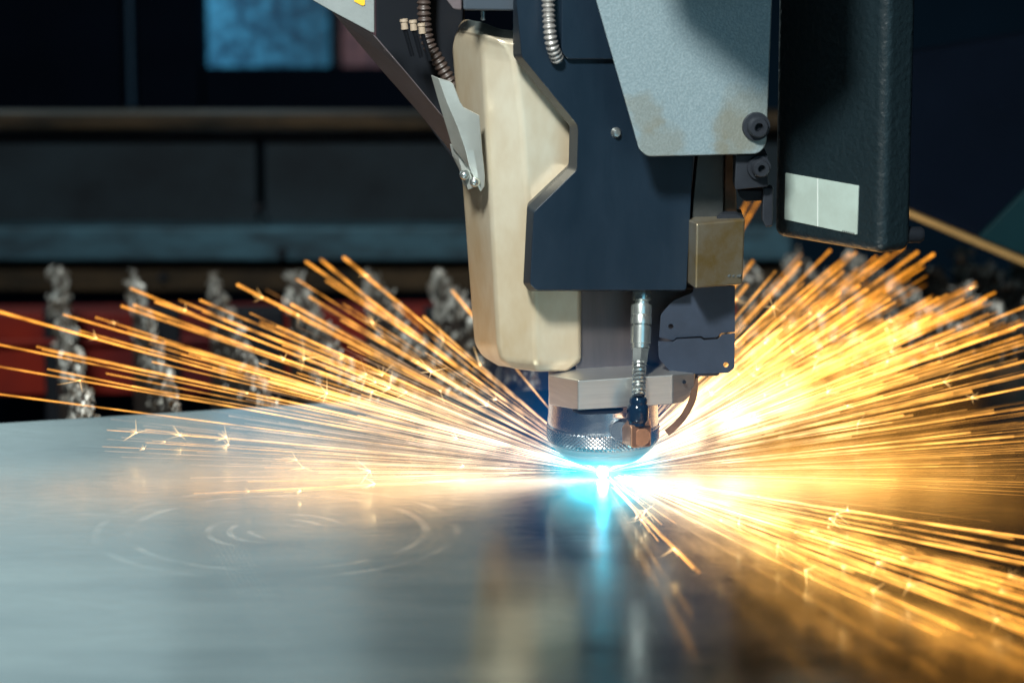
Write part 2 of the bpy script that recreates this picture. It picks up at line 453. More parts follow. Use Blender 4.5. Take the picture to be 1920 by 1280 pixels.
# slats of the cutting table, crusted with dross
sd = Vector((-0.173, 1, 0)).normalized(); sn = Vector((sd.y, -sd.x, 0))
def dross_lump(bm, c, r):
    mtx = Matrix.Translation(c) @ Matrix.Rotation(random.gauss(0, .7), 4, Vector((random.gauss(0, 1), random.gauss(0, 1), .1)).normalized()) @ Matrix.Rotation(random.random() * 6.3, 4, 'Z') @ Matrix.Diagonal((r * random.uniform(.4, 1.1), r * random.uniform(.4, 1.1), r * random.uniform(.9, 2.6), 1))
    res = bmesh.ops.create_icosphere(bm, subdivisions=1, radius=1, matrix=mtx)
    for v in res['verts']:
        v.co += Vector((random.uniform(-1, 1), random.uniform(-1, 1), random.uniform(-1, 1))) * r * .38
SL_LABELS = ["dross-crusted slat with a knobbly blob at its tip, farthest from the nozzle",
             "narrow dross-crusted slat, second from the table end beside the sheet's far corner",
             "dross-crusted slat with a slim bare point, third from the table end",
             "dross-crusted slat with a broad pale clump at its tip, fourth from the table end",
             "brown dross-crusted slat behind the tallest sparks, fifth from the table end",
             "thick brown slat standing right beside the cream cover"]
SL_X = [108, 250, 396, 545, 690, 822, 960, 1100, 1240, 1385, 1480, 1585, 1690, 1795, 1900, 2010]
for i, px in enumerate(SL_X):
    far = G(px, 512 if i < 6 else 492 - (i > 9) * 14, -0.004)
    L_ = (far.y - 0.10) / sd.y
    lab = SL_LABELS[i] if i < 6 else ("dross-crusted slat hidden behind the sparks under the machine head" if i < 10 else "dross-crusted slat in the dark behind the sparks under the black column")
    root = empty("slat", far - Vector((0, 0, .10)), lab, "table slat", "dross-covered slats of the cutting table")
    # toothed blade
    n = int(L_ / .021)
    top = []
    for k in range(n * 2 + 1):
        p = far - sd * (k * L_ / (2 * n)); z = -0.003 if k % 2 == 0 else -0.014
        top.append(Vector((p.x, p.y, z)))
    out = top + [Vector((top[-1].x, top[-1].y, -.12)), Vector((top[0].x, top[0].y, -.12))]
    link("blade", solid([p + sn * .0018 for p in out], [p - sn * .0018 for p in out]), M_SLAT, root, smooth=False)
    bm = bmesh.new()
    thick = [1.0, .6, .55, .85, .85, 1.2][i] if i < 6 else .8
    vis = max(.2, min(.97, ((far - e0).dot(en) + .004) / abs(sd.dot(en)) / L_))     # no crust where the sheet lies on the slat
    for k in range(520):
        t = random.random() * vis
        p = far - sd * (t * L_)
        hgt = random.random() ** 2.2
        w = max(.0010, (0.0024 + .0022 * math.sin(t * 37 + i * 2) + .0018 * math.sin(t * 91 + i)) * thick)
        c = Vector((p.x, p.y, -.004 - hgt * .055 + .004 * math.sin(t * 60 + i))) + sn * max(-1.5 * w, min(1.5 * w, random.gauss(0, w)))
        dross_lump(bm, c, random.choice((.0010, .0014, .0018, .0024, .0032)) * thick ** .5)
    for k in range(30):       # tip
        c = far + sn * random.gauss(0, .0028 * thick) - Vector((0, 0, random.random() * .03 - .003)) - sd * random.random() * .03
        dross_lump(bm, c, random.uniform(.0015, .004) * thick ** .5)
    d = link("dross", bm, M_DROSS, root, smooth=False); d['kind'] = 'stuff'

# red rail that carries the far ends of the slats
rr = empty("table_rail", Y(300, 650, .80), "red painted rail crossing behind the dross-covered slats", "rail")
c = Y(400, 0, .80); zt = Y(400, 572, .80).z; zb = Y(400, 725, .80).z
box_at("beam", Vector((-.15, .80, (zt + zb) / 2)), Vector((1, .05, 0)), (1.6, .04, zt - zb), M_RED, rr)
for k in range(9):
    x = -.42 + k * .085 * (1 + .15 * math.sin(k * 3))
    box_at("upright", Vector((x, .772, (zt + zb) / 2 - .012)), Vector((1, .05, 0)), (.016 + .014 * (k % 3), .02, zt - zb + .03), M_VOID, rr)
ledge_z = Y(400, 618, .80).z
box_at("ledge", Vector((-.15, .788, ledge_z - .003)), Vector((1, .05, 0)), (1.55, .03, .006), M_RED, rr)

# machine beam across the back
bz = lambda py, y=.98: Y(400, py, y).z
bmroot = empty("machine_beam", Vector((-.3, .98, bz(545))), "long dark steel beam with a brown upper flange and a scuffed teal lower edge", "beam")
def bar(name, py0, py1, y, depth, m, x0=-.95, x1=.19, bevel=.003):
    z1, z0 = bz(py0, y), bz(py1, y)
    return box_at(name, Vector(((x0 + x1) / 2, y + depth / 2, (z0 + z1) / 2)), Vector((1, 0.0, 0)), (x1 - x0, depth, z1 - z0), m, bmroot, bevel)
bar("upper_flange", 214, 244, .955, .035, M_RUST)
bar("flange_edge", 245, 262, .975, .10, M_DARK)
bar("web", 263, 424, .985, .06, M_BEAM, x1=Y(482, 300, .985).x)
bar("web", 263, 424, .985, .06, M_BEAM, x0=Y(494, 300, .985).x)
bar("lower_flange", 425, 490, .955, .08, M_BEAMBLUE)
bar("skirt", 491, 548, .975, .05, M_RUST)
for px, py in ((484, 388), (528, 475), (306, 520), (985 - 340, 520)):
    p = Y(px, py, .951 if py < 500 else .972)
    lathe("bolt", [(0, .003), (.0035, .003), (.004, 0), (.0045, -.003)], M_VOID, bmroot, seg=12, base=p, axis=Vector((0, -1, 0)))

# cabinet with its lit window above the beam
wy = 1.5
def panel(name, x0, x1, py0, py1, m, parent, y=wy, depth=.03, bevel=.002):
    a, b_ = Y(x0, py0, y), Y(x1, py1, y)
    return box_at(name, Vector(((a.x + b_.x) / 2, y + depth / 2, (a.z + b_.z) / 2)), Vector((1, 0, 0)), (b_.x - a.x, depth, a.z - b_.z), m, parent, bevel)
cab = empty("cabinet", Y(300, 300, wy), "dark navy machine cabinet with a blue lit window behind the beam", "cabinet")
panel("door", -260, 236, -420, 330, M_NAVY, cab)
panel("door", 243, 380, -420, 330, M_NAVY, cab, y=wy + .006)
panel("door_edge", 236.5, 242.5, -420, 205, mat("blue_edge", (0.03, 0.07, 0.12), .4), cab, y=wy - .006)
panel("lower_panel", 382, 900, 128, 330, M_NAVY, cab)
panel("mullion", 618, 636, -420, 126, M_DARK, cab, y=wy - .004)
panel("post", 742, 1000, -420, 126, M_NAVY, cab)
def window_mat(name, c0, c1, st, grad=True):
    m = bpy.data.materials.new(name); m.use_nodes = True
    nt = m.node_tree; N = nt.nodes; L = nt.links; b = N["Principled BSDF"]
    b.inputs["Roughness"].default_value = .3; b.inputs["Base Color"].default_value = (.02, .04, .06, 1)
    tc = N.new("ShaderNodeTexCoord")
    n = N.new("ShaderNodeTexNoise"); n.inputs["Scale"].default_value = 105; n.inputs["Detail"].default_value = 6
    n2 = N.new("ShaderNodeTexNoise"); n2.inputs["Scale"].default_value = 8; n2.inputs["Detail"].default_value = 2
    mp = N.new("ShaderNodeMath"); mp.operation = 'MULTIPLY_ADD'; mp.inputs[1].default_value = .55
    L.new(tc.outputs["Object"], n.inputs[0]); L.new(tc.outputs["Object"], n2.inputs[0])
    sx = N.new("ShaderNodeSeparateXYZ"); L.new(tc.outputs["Object"], sx.inputs[0])          # uneven light put into the emission, fading across the glass
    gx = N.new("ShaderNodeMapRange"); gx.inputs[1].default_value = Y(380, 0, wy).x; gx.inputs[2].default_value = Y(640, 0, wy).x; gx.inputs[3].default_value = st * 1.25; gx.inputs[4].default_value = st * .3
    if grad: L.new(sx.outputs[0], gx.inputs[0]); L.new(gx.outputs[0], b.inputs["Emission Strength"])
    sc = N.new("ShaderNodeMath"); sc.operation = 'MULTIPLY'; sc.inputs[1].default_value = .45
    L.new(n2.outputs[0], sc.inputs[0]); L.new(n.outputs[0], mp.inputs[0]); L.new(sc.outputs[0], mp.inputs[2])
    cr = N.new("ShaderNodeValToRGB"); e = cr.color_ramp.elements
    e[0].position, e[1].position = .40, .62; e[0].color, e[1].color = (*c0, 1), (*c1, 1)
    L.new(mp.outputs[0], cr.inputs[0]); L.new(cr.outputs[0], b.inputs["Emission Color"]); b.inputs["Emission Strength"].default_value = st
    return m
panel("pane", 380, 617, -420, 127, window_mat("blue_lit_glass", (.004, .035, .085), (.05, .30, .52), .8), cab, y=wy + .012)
panel("pane", 636, 742, -420, 127, window_mat("red_lit_glass", (.03, .012, .016), (.10, .045, .045), .8, False), cab, y=wy + .012)

# sloping rail and teal panel on the far side under the column
sr = empty("side_rail", Y(1800, 460, .55), "sloping steel rail with a teal panel above it beside the black column", "rail")
def yprism(name, poly, y, depth, m, parent, bevel=.001):
    f = [Y(x, yy, y) for x, yy in poly]
    return link(name, solid(f, [p + Vector((0, depth, 0)) for p in f]), m, parent, bevel=bevel)
yprism("rail", [(1600, 352), (1960, 500), (1960, 516), (1600, 363)], .55, .05, mat("orange_lit_rail", (.62, .36, .13), .45, .7, var=.3, vscale=20), sr)  # orange light of the sparks put into the metal colour
yprism("panel", [(1835, 446), (1960, 320), (1960, 496)], .552, .05, M_TEAL, sr)
yprism("backing", [(1600, 120), (1960, 60), (1960, 318), (1833, 445), (1600, 349)], .56, .03, M_NAVY, sr)

# ------------------------------------------------------------------ the cutting head
head = empty("laser_cutting_head", (0, 0, 0), "laser cutting head with cream side cover, black housing and knurled nozzle ring", "cutting head")
# cream cover
cov_rows = []
for yL, xL, yR, xR, yC, xC, yE, xE, oo in (
        (52, 866, 58, 893, 74, 934, 78, 970, 0), (64, 854, 76, 900, 88, 948, 90, 1030, 0), (90, 848, 104, 904, 112, 962, 112, 1088, 0), (200, 856, 205, 909, 205, 976, 205, 1088, 0),
        (330, 866, 332, 916, 332, 986, 332, 1088, 0), (480, 877, 482, 924, 482, 998, 482, 1090, 0), (600, 886, 600, 930, 600, 1003, 600, 1090, 0),
        (645, 890, 650, 933, 655, 1004, 655, 1090, 0), (668, 904, 674, 938, 680, 1005, 678, 1090, 0), (688, 938, 692, 960, 698, 1008, 697, 1064, -.003)):
    cov_rows.append([(xL, yL, -.040 + oo), (xR, yR, -.002 + oo), (xC, yC, .010 + oo), (xE, yE, .010 + oo)])
cover = shell("side_cover", cov_rows, .06, M_COVER, head, bevel=.005, seg=4, ang=9)
# sheet-metal clip riveted on it
def fold(name, rows, th_, m, parent, bevel=.0004):
    return shell(name, rows, th_, m, parent, bevel=bevel, seg=2, ang=25)
clip = fold("clip", [[(808, 141, .002), (822, 147, .008), (842, 152, .008), (850, 158, .008)],
                     [(822, 190, .0), (838, 192, .009), (860, 188, .008), (866, 200, .008)],
                     [(836, 235, -.004), (858, 238, .009), (876, 214, .008), (899, 217, .007)],
                     [(848, 276, -.008), (873, 282, .008), (888, 282, .008), (904, 282, .006)],
                     [(868, 300, -.002), (880, 315, .006), (895, 318, .007), (909, 330, .005)],
                     [(895, 345, .003), (897, 352, .004), (901, 360, .005), (908, 350, .004)]], .0018, M_ZINC, cover)
fold("clip_tab", [[(843, 270, -.014), (856, 276, -.008), (872, 284, -.004)], [(848, 292, -.014), (862, 305, -.006), (876, 306, -.002)],
                  [(861, 318, -.012), (868, 330, -.004), (884, 330, .001)], [(868, 345, -.012), (878, 356, -.003), (888, 352, .001)]], .0015, M_ZINC, cover)
for px, py, o_ in ((871, 328, -.001), (890, 341, .006)):
    lathe("rivet", [(0, .0032), (.0014, .0028), (.0024, .0018), (.0029, 0), (.0029, -.004)], M_CHROME, cover, seg=20, base=V(px, py, o_), axis=(NRM + Vector((-.5, 0, .1))).normalized())
# black housing
hpoly = rounded([(962, -60), (962, 106), (1068, 236), (1066, 314), (988, 388), (981, 532), (992, 546), (1287, 546), (1300, 285), (1306, -60)], [0, 6, 6, 6, 5, 4, 5, 6, 4, 0], 3)
hous = prism("housing", hpoly, .022, .058, M_BLACK, head, bevel=.001, seg=2)
hin = []                                  # the front face stands proud, with a broad chamfer down the side toward the cover
for x, y in hpoly:
    if x < 1075 and y > -50: hin.append((x + (13 if y > 380 else 16), y + (9 if 330 < y < 420 else 4 if 236 <= y <= 330 else 0) - (2 if y > 540 else 0)))
    else: hin.append((x, y - (2 if y > 540 else 0)))
link("front_face", solid([V(x, y, .034) for x, y in hin], [V(x, y, .0222) for x, y in hpoly]), M_BLACK, hous, bevel=.0012, seg=2)
prism("access_panel", rounded([(1052, -60), (1160, -60), (1168, 112), (1064, 112), (1052, 98)], [0, 0, 8, 6, 8]), .0375, .003, M_BLACK, hous, bevel=.0009)
lathe("screw", [(0, .003), (.0018, .0028), (.0026, .001), (.003, 0), (.003, -.002)], M_CHROME, hous, seg=16, base=V(1155, 249, .034), axis=NRM)
# grey plate with bolts
plate = prism("side_plate", rounded([(1100, -60), (1198, 280), (1213, 294), (1422, 289), (1437, 272), (1450, -60)], [0, 5, 12, 14, 14, 0], 4), .062, .004, M_PLATE, head, bevel=.0008)
def socket_bolt(px, py, o_, parent, r=.0056):
    b_ = lathe("bolt", [(r * .42, .001), (r * .45, .0042), (r * .86, .0042), (r, .0032), (r, 0), (r * 1.35, 0), (r * 1.4, -.0016), (r * 1.4, -.003)], M_DARK, parent, seg=28, base=V(px, py, o_ + .0018), axis=NRM)
    lathe("socket", [(0, .0012), (r * .42, .0012), (r * .43, .0008)], M_VOID, parent, seg=6, base=V(px, py, o_ + .0018), axis=NRM)
socket_bolt(1419, 238, .062, plate)
prism("spacer", [(1310, -40), (1430, -40), (1430, 270), (1330, 270)], .0575, .024, M_VOID, head)
prism("shadow_caster", [(1180, -205), (1342, -72), (1520, -72), (1520, -420), (1180, -420)], .148, .02, M_DARK, head)  # unseen part, added and shaped to cast the diagonal shadow on the plate
# bracket under the plate
brk = prism("bracket", rounded([(1380, 291), (1440, 291), (1440, 350), (1378, 356)], 4), .056, .03, M_DARK, head, bevel=.001)
socket_bolt(1424, 315, .056, brk, .0048)
prism("bracket_foot", rounded([(1384, 357), (1438, 357), (1436, 376), (1398, 378), (1386, 370)], 5), .046, .02, M_VOID, head)
prism("hinge_lug", rounded([(1431, 352), (1450, 352), (1449, 424), (1436, 426), (1429, 412)], 4), .05, .012, M_DARK, head)
# post and copper strip over the sensor box
prism("post", [(1308, 285), (1358, 285), (1356, 412), (1296, 412)], .028, .03, mat("dark_olive_steel", (.055, .06, .06), .45, .4, var=.3), head)
prism("strip", [(1359, 285), (1378, 285), (1382, 404), (1357, 408)], .020, .02, M_STRIP, head)
# sensor box
sbox = shell("sensor_box", [[(1285, 410, .026), (1306, 419, .050), (1397, 411, .040)], [(1284, 528, .026), (1304, 541, .050), (1392, 534, .040)]], .04, M_BRASSBOX, head, bevel=.0013, ang=20)
prism("tab", rounded([(1342, 413), (1352, 402), (1382, 402), (1396, 410)], 2), .036, .012, M_DARK, sbox, bevel=.0005)
for k, (a, b_) in enumerate(((1364, 1370), (1373, 1378), (1381, 1390))):
    prism("mark", [(a, 516), (b_, 514 + k % 2), (b_ - 1, 519), (a, 519)], .0434 - k * .0009, .0006, M_LABELINK, sbox, bevel=0)
# lower body behind the hose
prism("lower_body", [(1080, 536), (1350, 536), (1350, 706), (1076, 711)], .006, .05, M_BODY, head, bevel=.002)
# folded black guard
prism("guard_upper", rounded([(1236, 632), (1239, 590), (1262, 563), (1300, 548), (1300, 536), (1378, 536), (1378, 622), (1352, 624), (1345, 632), (1320, 634), (1315, 630), (1268, 633), (1262, 638)], [0, 4, 8, 6, 0, 0, 0, 2, 2, 2, 0, 0, 0], 3), .024, .0015, M_FLAP, head, bevel=.0003, holes=[(1258, 612, 5)])
prism("guard_lower", rounded([(1234, 640), (1262, 641), (1270, 636), (1314, 634), (1320, 638), (1346, 636), (1354, 628), (1378, 625), (1377, 690), (1366, 699), (1262, 702), (1235, 672)], [0, 0, 0, 0, 0, 0, 0, 0, 4, 4, 6, 6], 3), .0265, .0015, M_FLAP, head, bevel=.0003, holes=[(1361, 684, 5)])
# aluminium collar
col = shell("collar", [[(1028, 703, .004), (1084, 713, .037), (1262, 702, .037), (1303, 699, .026)],
                       [(1029, 748, .004), (1084, 757, .037), (1262, 745, .037), (1302, 734, .026)],
                       [(1030, 759, .004), (1084, 769, .037), (1262, 758, .037), (1281, 754, .028)]], .045, M_ALU, head, bevel=.0008, ang=20)
lathe("pin_hole", [(0, .0003), (.001, .0003), (.0011, -.001)], M_VOID, col, seg=10, base=V(1283, 716, .0325), axis=NRM)
# turned nozzle holder
MM = .001
holder = lathe("nozzle_holder", [(0, 46 * MM), (30.8 * MM, 46 * MM), (30.8 * MM, 36 * MM), (31.2 * MM, 34 * MM), (31.2 * MM, 31.6 * MM), (30.2 * MM, 31.2 * MM), (30.2 * MM, 30 * MM), (0, 30 * MM)], M_STEEL, head, seg=96)
# knurled ring: every diamond is real relief
bm = bmesh.new()
SEG, ROWS = 156, 9
rings = []
z0, z1 = 30.4 * MM, 21 * MM
for j in range(ROWS + 1):
    z = z0 + (z1 - z0) * j / ROWS
    ring = []
    for k in range(SEG):
        a = 2 * math.pi * k / SEG
        r = 31.6 * MM - (1.1 * MM * max(0, (j - ROWS * .75) / (ROWS * .25)))
        if 0 < j < ROWS: r += .42 * MM if (k + j) % 2 == 0 else -.32 * MM
        ring.append(bm.verts.new((r * math.cos(a), r * math.sin(a), z)))
    rings.append(ring)
for a, b_ in zip(rings, rings[1:]):
    for k in range(SEG):
        m_ = (k + 1) % SEG
        bm.faces.new((a[k], a[m_], b_[m_], b_[k]))
bmesh.ops.poke(bm, faces=bm.faces[:])
bm.faces.new(rings[0]); bm.faces.new(rings[-1])
link("knurled_ring", bm, M_STEEL, head, smooth=False)
lathe("lower_cone", [(0, 20.9 * MM), (30.2 * MM, 20.9 * MM), (28.6 * MM, 18.2 * MM), (27.6 * MM, 17.8 * MM), (27.4 * MM, 17 * MM), (22 * MM, 12 * MM), (20 * MM, 10.8 * MM), (0, 10.6 * MM)], mat("satin_steel", (.5, .52, .52), .45, .5), head, seg=96)
lathe("nozzle", [(0, 10.5 * MM), (8.2 * MM, 10.5 * MM), (7.4 * MM, 8 * MM), (3.2 * MM, 3.4 * MM), (2.2 * MM, 2.6 * MM), (.9 * MM, 2.6 * MM), (.8 * MM, 6 * MM), (0, 6 * MM)], M_COPPER, head, seg=48)
# black seal and pad on the holder
prism("seal", rounded([(1072, 770), (1170, 768), (1160, 775), (1105, 777), (1085, 776)], 3), .0345, .01, M_VOID, head, bevel=.0005)
# hose: fittings, spring, knob, elbow
hose = empty("gas_hose", V(1203, 545, .02), None, None); hose.parent = head
for k in ('label', 'category'):
    if k in hose: del hose[k]
pA, pB, pC, pD = V(1204, 540, .021), V(1201, 652, .029), V(1199, 682, .034), V(1197, 746, .049)
rod("fitting", pA, pB, [(0, .0046), (.06, .0046), (.06, .0052), (.09, .0055), (.2, .0055), (.22, .0044), (.27, .0044), (.28, .0058), (.34, .0060), (.44, .0060), (.45, .0056), (.52, .0061), (.60, .0061), (.605, .0051), (.64, .0051), (.645, .0058), (.92, .0058), (.93, .0052), (1, .0052)], M_CHROME, hose, 24)
rod("hex_nut", pB, pC, [(0, .0056), (.04, .0056), (.045, .0050), (.9, .0046), (1, .0040)], M_CHROME, hose, 6)
rod("tube", pC, pD, [(0, .0026), (1, .0026)], M_DARK, hose, 10)
bm = bmesh.new(); hel = []
dD = pD - pC; u_ = dD.cross(Vector((0, 1, 0))).normalized(); w_ = dD.normalized().cross(u_)
for k in range(9 * 14 + 1):
    a = k * 2 * math.pi / 14
    hel.append(pC + dD * (k / 126) + (u_ * math.cos(a) + w_ * math.sin(a)) * .0031)
add_tube(bm, hel, [.0010] * len(hel), 6)
link("spring", bm, M_CHROME, hose)
k0, k1 = V(1197, 744, .049), V(1195, 797, .050)
rod("knob", k0, k1, [(0, .003), (.0, .0042), (.06, .0048), (.18, .0050), (.24, .0048), (.34, .0058), (.42, .0060), (.78, .0060), (.86, .0052), (.9, .0046), (1, .0046)], M_KNOB, hose, 28)
shell("elbow", [[(1163, 799, .034), (1183, 798, .056), (1221, 797, .048)], [(1164, 831, .034), (1183, 841, .056), (1220, 838, .048)]], .02, M_COPPER, hose, bevel=.0012, ang=20)
lathe("elbow_face", [(0, .0012), (.0048, .0012), (.0052, .0006), (.0052, -.002)], M_COPPER, hose, seg=32, base=V(1202, 819, .0522), axis=(AX * .15 + NRM).normalized())
lathe("inlet", [(0, .004), (.0055, .004), (.006, .003), (.006, -.02)], M_STEEL, hose, seg=28, base=V(1166, 806, .034), axis=(NRM - AX * .5).normalized())
# bent strip beside the nozzle
bm = bmesh.new()
ctrl = [V(1298, 690, .02), V(1303, 712, .024), V(1300, 745, .03), V(1286, 775, .034), V(1270, 795, .036), V(1251, 812, .036)]
pts = spline(ctrl, 8)
fr, bk = [], []
for i, p in enumerate(pts):
    t = (pts[min(i + 1, len(pts) - 1)] - pts[max(i - 1, 0)]).normalized()
    s = t.cross(NRM).normalized()
    fr.append((bm.verts.new(p + s * .0019), bm.verts.new(p - s * .0019), bm.verts.new(p - s * .0019 - NRM * .0012), bm.verts.new(p + s * .0019 - NRM * .0012)))
for a, b_ in zip(fr, fr[1:]):
    for k in range(4): bm.faces.new((a[k], a[(k + 1) % 4], b_[(k + 1) % 4], b_[k]))
bm.faces.new(fr[0]); bm.faces.new(fr[-1])
link("bent_strip", bm, M_STRIP, head, smooth=False)
# bar above, bolts and pin
prism("top_bar", [(868, -60), (1040, -60), (1036, 22), (868, 20)], .02, .05, mat("blue_grey_paint", (.05, .065, .085), .45, .2), head, bevel=.0015)
rod("pin", V(906, 20, .012), V(906, 38, .012), [(0, .0012), (1, .0012)], M_CHROME, head, 10)
prism("top_shield", [(790, -60), (866, -60), (866, 20), (850, 18)], -.01, .03, M_HOODIN, head)
prism("dark_void_backing", [(705, -60), (868, -60), (868, 330), (850, 300), (705, 100)], -.10, .03, M_VOID, head)  # dark sheet added to stand for the unlit interior behind the cables
# tall black column with label
pB_ = V(1652, 478, .085); zc = pB_.z
A_, C_ = G(1446, 443, zc), G(1712, 470, zc)
D_ = A_ + C_ - pB_
base = [A_, pB_, C_, D_]
column = link("column", solid([p + Vector((0, 0, .22)) for p in base], base), M_COLUMN, head, bevel=.006, seg=4)
fn = (pB_ - A_).cross(Vector((0, 0, 1))).normalized()
if fn.y > 0: fn = -fn
def onface(px, py, lift):
    d = ray(px, py); t = (A_ - CAMP).dot(fn) / d.dot(fn)
    return CAMP + d * t + fn * lift
lp = rounded([(1474, 324), (1611, 348), (1608, 440), (1472, 411)], 2)
lab = link("label", solid([onface(x, y, .0006) for x, y in lp], [onface(x, y, -.001) for x, y in lp]), M_LABEL, column, smooth=False)
lp = [(1534, 334.6), (1535.5, 334.9), (1535.5, 424.6), (1534, 424.2)]
link("fold_line", solid([onface(x, y, .0008) for x, y in lp], [onface(x, y, .0002) for x, y in lp]), mat("pale_ink", (.52, .57, .55), .5), lab, smooth=False)
for k in range(7):                       # row of tiny figures, unreadable in the photograph
    x = 1581 + k * 3.4; y = 431.5 + k * .75
    lp = [(x, y), (x + 2, y + .3), (x + 2, y + 3.4), (x, y + 3)]
    link("print", solid([onface(a, b_, .0008) for a, b_ in lp], [onface(a, b_, .0002) for a, b_ in lp]), M_LABELINK, lab, smooth=False)
lathe("foot_screw", [(0, .006), (.003, .006), (.0045, .004), (.0045, -.03)], M_VOID, column, seg=14, base=G(1712, 440, zc + .008), axis=Vector((1, 0, 0)))

# hood plates on the far side of the head
hood = empty("hood", V(700, 60, -.03), "grey sheet-metal hood with a yellow sticker and a sloping brown flank beside the cream cover", "hood")
hf = prism("front_plate", [(560, -60), (702, -60), (702, 62), (696, 61), (621, 21), (560, -14)], -.028, .003, M_HOOD, hood, bevel=.0006)
prism("sticker", rounded([(664, -10), (684, -10), (684, 10), (679, 11), (664, 3)], 1), -.0274, .0005, M_YELLOW, hf, bevel=0)
hs = shell("sloping_flank", [[(622, 22, -.034), (697, 63, -.030), (702, 66, -.030)], [(712, 128, -.075), (762, 138, -.032), (766, 141, -.032)],
                             [(780, 205, -.075), (824, 213, -.034), (828, 216, -.034)], [(850, 290, -.075), (890, 296, -.055), (893, 299, -.055)]], .002, M_HOODIN, hood, bevel=.0004)
# cables
c1 = ribbed("corrugated_cable", [V(796, -50, -.085), V(795, 30, -.085), V(803, 80, -.085), V(822, 115, -.085), V(848, 160, -.085)], .0036, M_CABLE, pitch=.0032)
tag(c1, "dark corrugated cable curving down behind the cream cover's top corner", "cable")
c2 = ribbed("corrugated_hose", [V(1026, -70, .04), V(1028, 10, .04), V(1030, 50, .042), V(1035, 85, .041), V(1046, 114, .036)], .0032, M_HOSE, pitch=.0028)
tag(c2, "pale grey ribbed hose looping at the top of the black housing", "hose")
cn = empty("cable_connectors", V(772, 48, -.06), "cluster of three off-white cable connectors in the dark beside the hood", "connectors")
for px, py in ((757, 45), (774, 47), (790, 53)):
    rod("connector", V(px, py - 9, -.06), V(px + 2, py + 10, -.06), [(0, .0022), (.25, .0024), (.3, .0019), (1, .0021)], M_WHITE, cn, 12)
    rod("wire", V(px + 2, py + 10, -.06), V(px + 16, py + 60, -.065), [(0, .0012), (1, .0012)], M_VOID, cn, 8)

# ------------------------------------------------------------------ sparks
def streak(bm, p0, p1, r0, r1, sides=6, curve=0.0):
    d = p1 - p0; L_ = d.length
    n = 5
    side = d.cross(Vector((random.uniform(-1, 1), random.uniform(-1, 1), random.uniform(-.3, 1)))).normalized()
    pts, rr = [], []
    for i in range(n):
        t = i / (n - 1)
        pts.append(p0 + d * t + side * curve * L_ * t * (1 - t) * 4)
        rr.append(r0 + (r1 - r0) * t)
    e = (pts[-1] - pts[-2]).normalized()
    pts += [p1 + e * r1 * .7, p1 + e * r1]
    rr += [r1 * .7, r1 * .1]
    add_tube(bm, pts, rr, sides)
def burst(bm, p, dirv, size, n):
    dirv = dirv.normalized()
    for k in range(n):
        v = Vector((random.gauss(0, 1), random.gauss(0, 1), random.gauss(0, 1))).normalized()
        d = (dirv * random.uniform(.1, 1.1) + v * .75).normalized() * size * random.uniform(.35, 1.2)
        add_tube(bm, [p, p + d * .6, p + d], [.00028, .0002, .00005], 4)
    bmesh.ops.create_icosphere(bm, subdivisions=1, radius=.0007, matrix=Matrix.Translation(p))

PXM = .0003
def lift(px, py, z):
    p = G(px, py, z)
    for k in range(14):                    # those seen above the cut fly away over the slats, not toward the viewer
        if py > 872 or p.y > 1.5 * z: break
        z *= .75; p = G(px, py, z)
    return p
LBL = {'l': ("long orange spark trail fanning out behind the cream cover", "sparks fanning over the sheet toward the slats"),
       'r': ("bright yellow spark trail in the shower under the black column", "sparks in the dense shower under the black column"),
       'f': ("thin glowing spark trail skimming the sheet toward the viewer", "sparks skimming low over the sheet toward the viewer"),
       'h': ("thin pale spark trail skimming past the swirl marks", "sparks skimming past the swirl marks")}
def spark(px, py, z, f0, w, side, brst=None, mat_=None):
    p1 = lift(px, py, low(z))
    src = Vector((random.gauss(0, .0015), random.gauss(0, .0015), .0025))
    p0 = src + (p1 - src) * f0
    bm = bmesh.new()
    tipw = w * PXM * p1.length ** 0
    tipw *= .85
    streak(bm, p0, p1, max(.00012, tipw * (.10 + .7 * f0)), tipw, 6, random.gauss(0, .004))
    o = link("spark", bm, {'r': M_SPARKR, 'f': M_SPARKF}.get(side, M_SPARK))
    lab_, grp = LBL[side]
    if brst is not None: lab_ = lab_.replace("spark trail", "spark trail with a starburst")
    tag(o, lab_, "spark", grp)
    if brst is not None:
        bb = bmesh.new()
        d = p1 - p0
        burst(bb, p0 + d * brst, d, random.uniform(.003, .012), random.randint(4, 9))
        link("burst", bb, M_BURST, o)
    return o
# trails that can be told apart beside the cover (tip in the photograph, height over the sheet, start, width)
def low(z): return min(z, .03 + z * .3)
LEFT = [(-40, 575, .10, 0, 3.6), (-60, 566, .10, 0, 3.2), (120, 590, .09, 0, 3.2), (246, 541, .10, 0, 3.8), (229, 574, .08, 0, 4.0), (252, 572, .08, 0, 4.0),
        (292, 566, .09, 0, 3.4), (337, 563, .08, 0, 3.0), (376, 563, .09, 0, 3.6), (446, 534, .11, 0, 4.4), (574, 491, .12, 0, 4.4), (602, 487, .11, 0, 4.6),
        (645, 483, .12, 0, 5.0), (613, 527, .09, 0, 4.2), (547, 571, .08, 0, 4.2), (581, 557, .09, 0, 4.4), (520, 612, .07, .1, 3), (690, 560, .08, .3, 4),
        (795, 594, .07, 0, 4.2), (848, 545, .08, .3, 4.4), (-30, 640, .07, 0, 3.0), (-30, 682, .05, 0, 3.0), (-30, 735, .03, 0, 2.6), (90, 692, .04, 0, 2.6),
        (70, 650, .05, 0, 3.0), (80, 655, .05, .05, 3.0), (150, 620, .06, .1, 2.6), (180, 595, .06, .2, 2.2), (310, 640, .05, .1, 3.2), (420, 600, .06, .2, 3.2),
        (480, 655, .05, .3, 3), (640, 600, .06, .3, 3.6), (720, 640, .05, .2, 3.4), (500, 560, .08, .35, 3), (400, 690, .03, .2, 2.4), (200, 700, .03, .1, 2.0)]
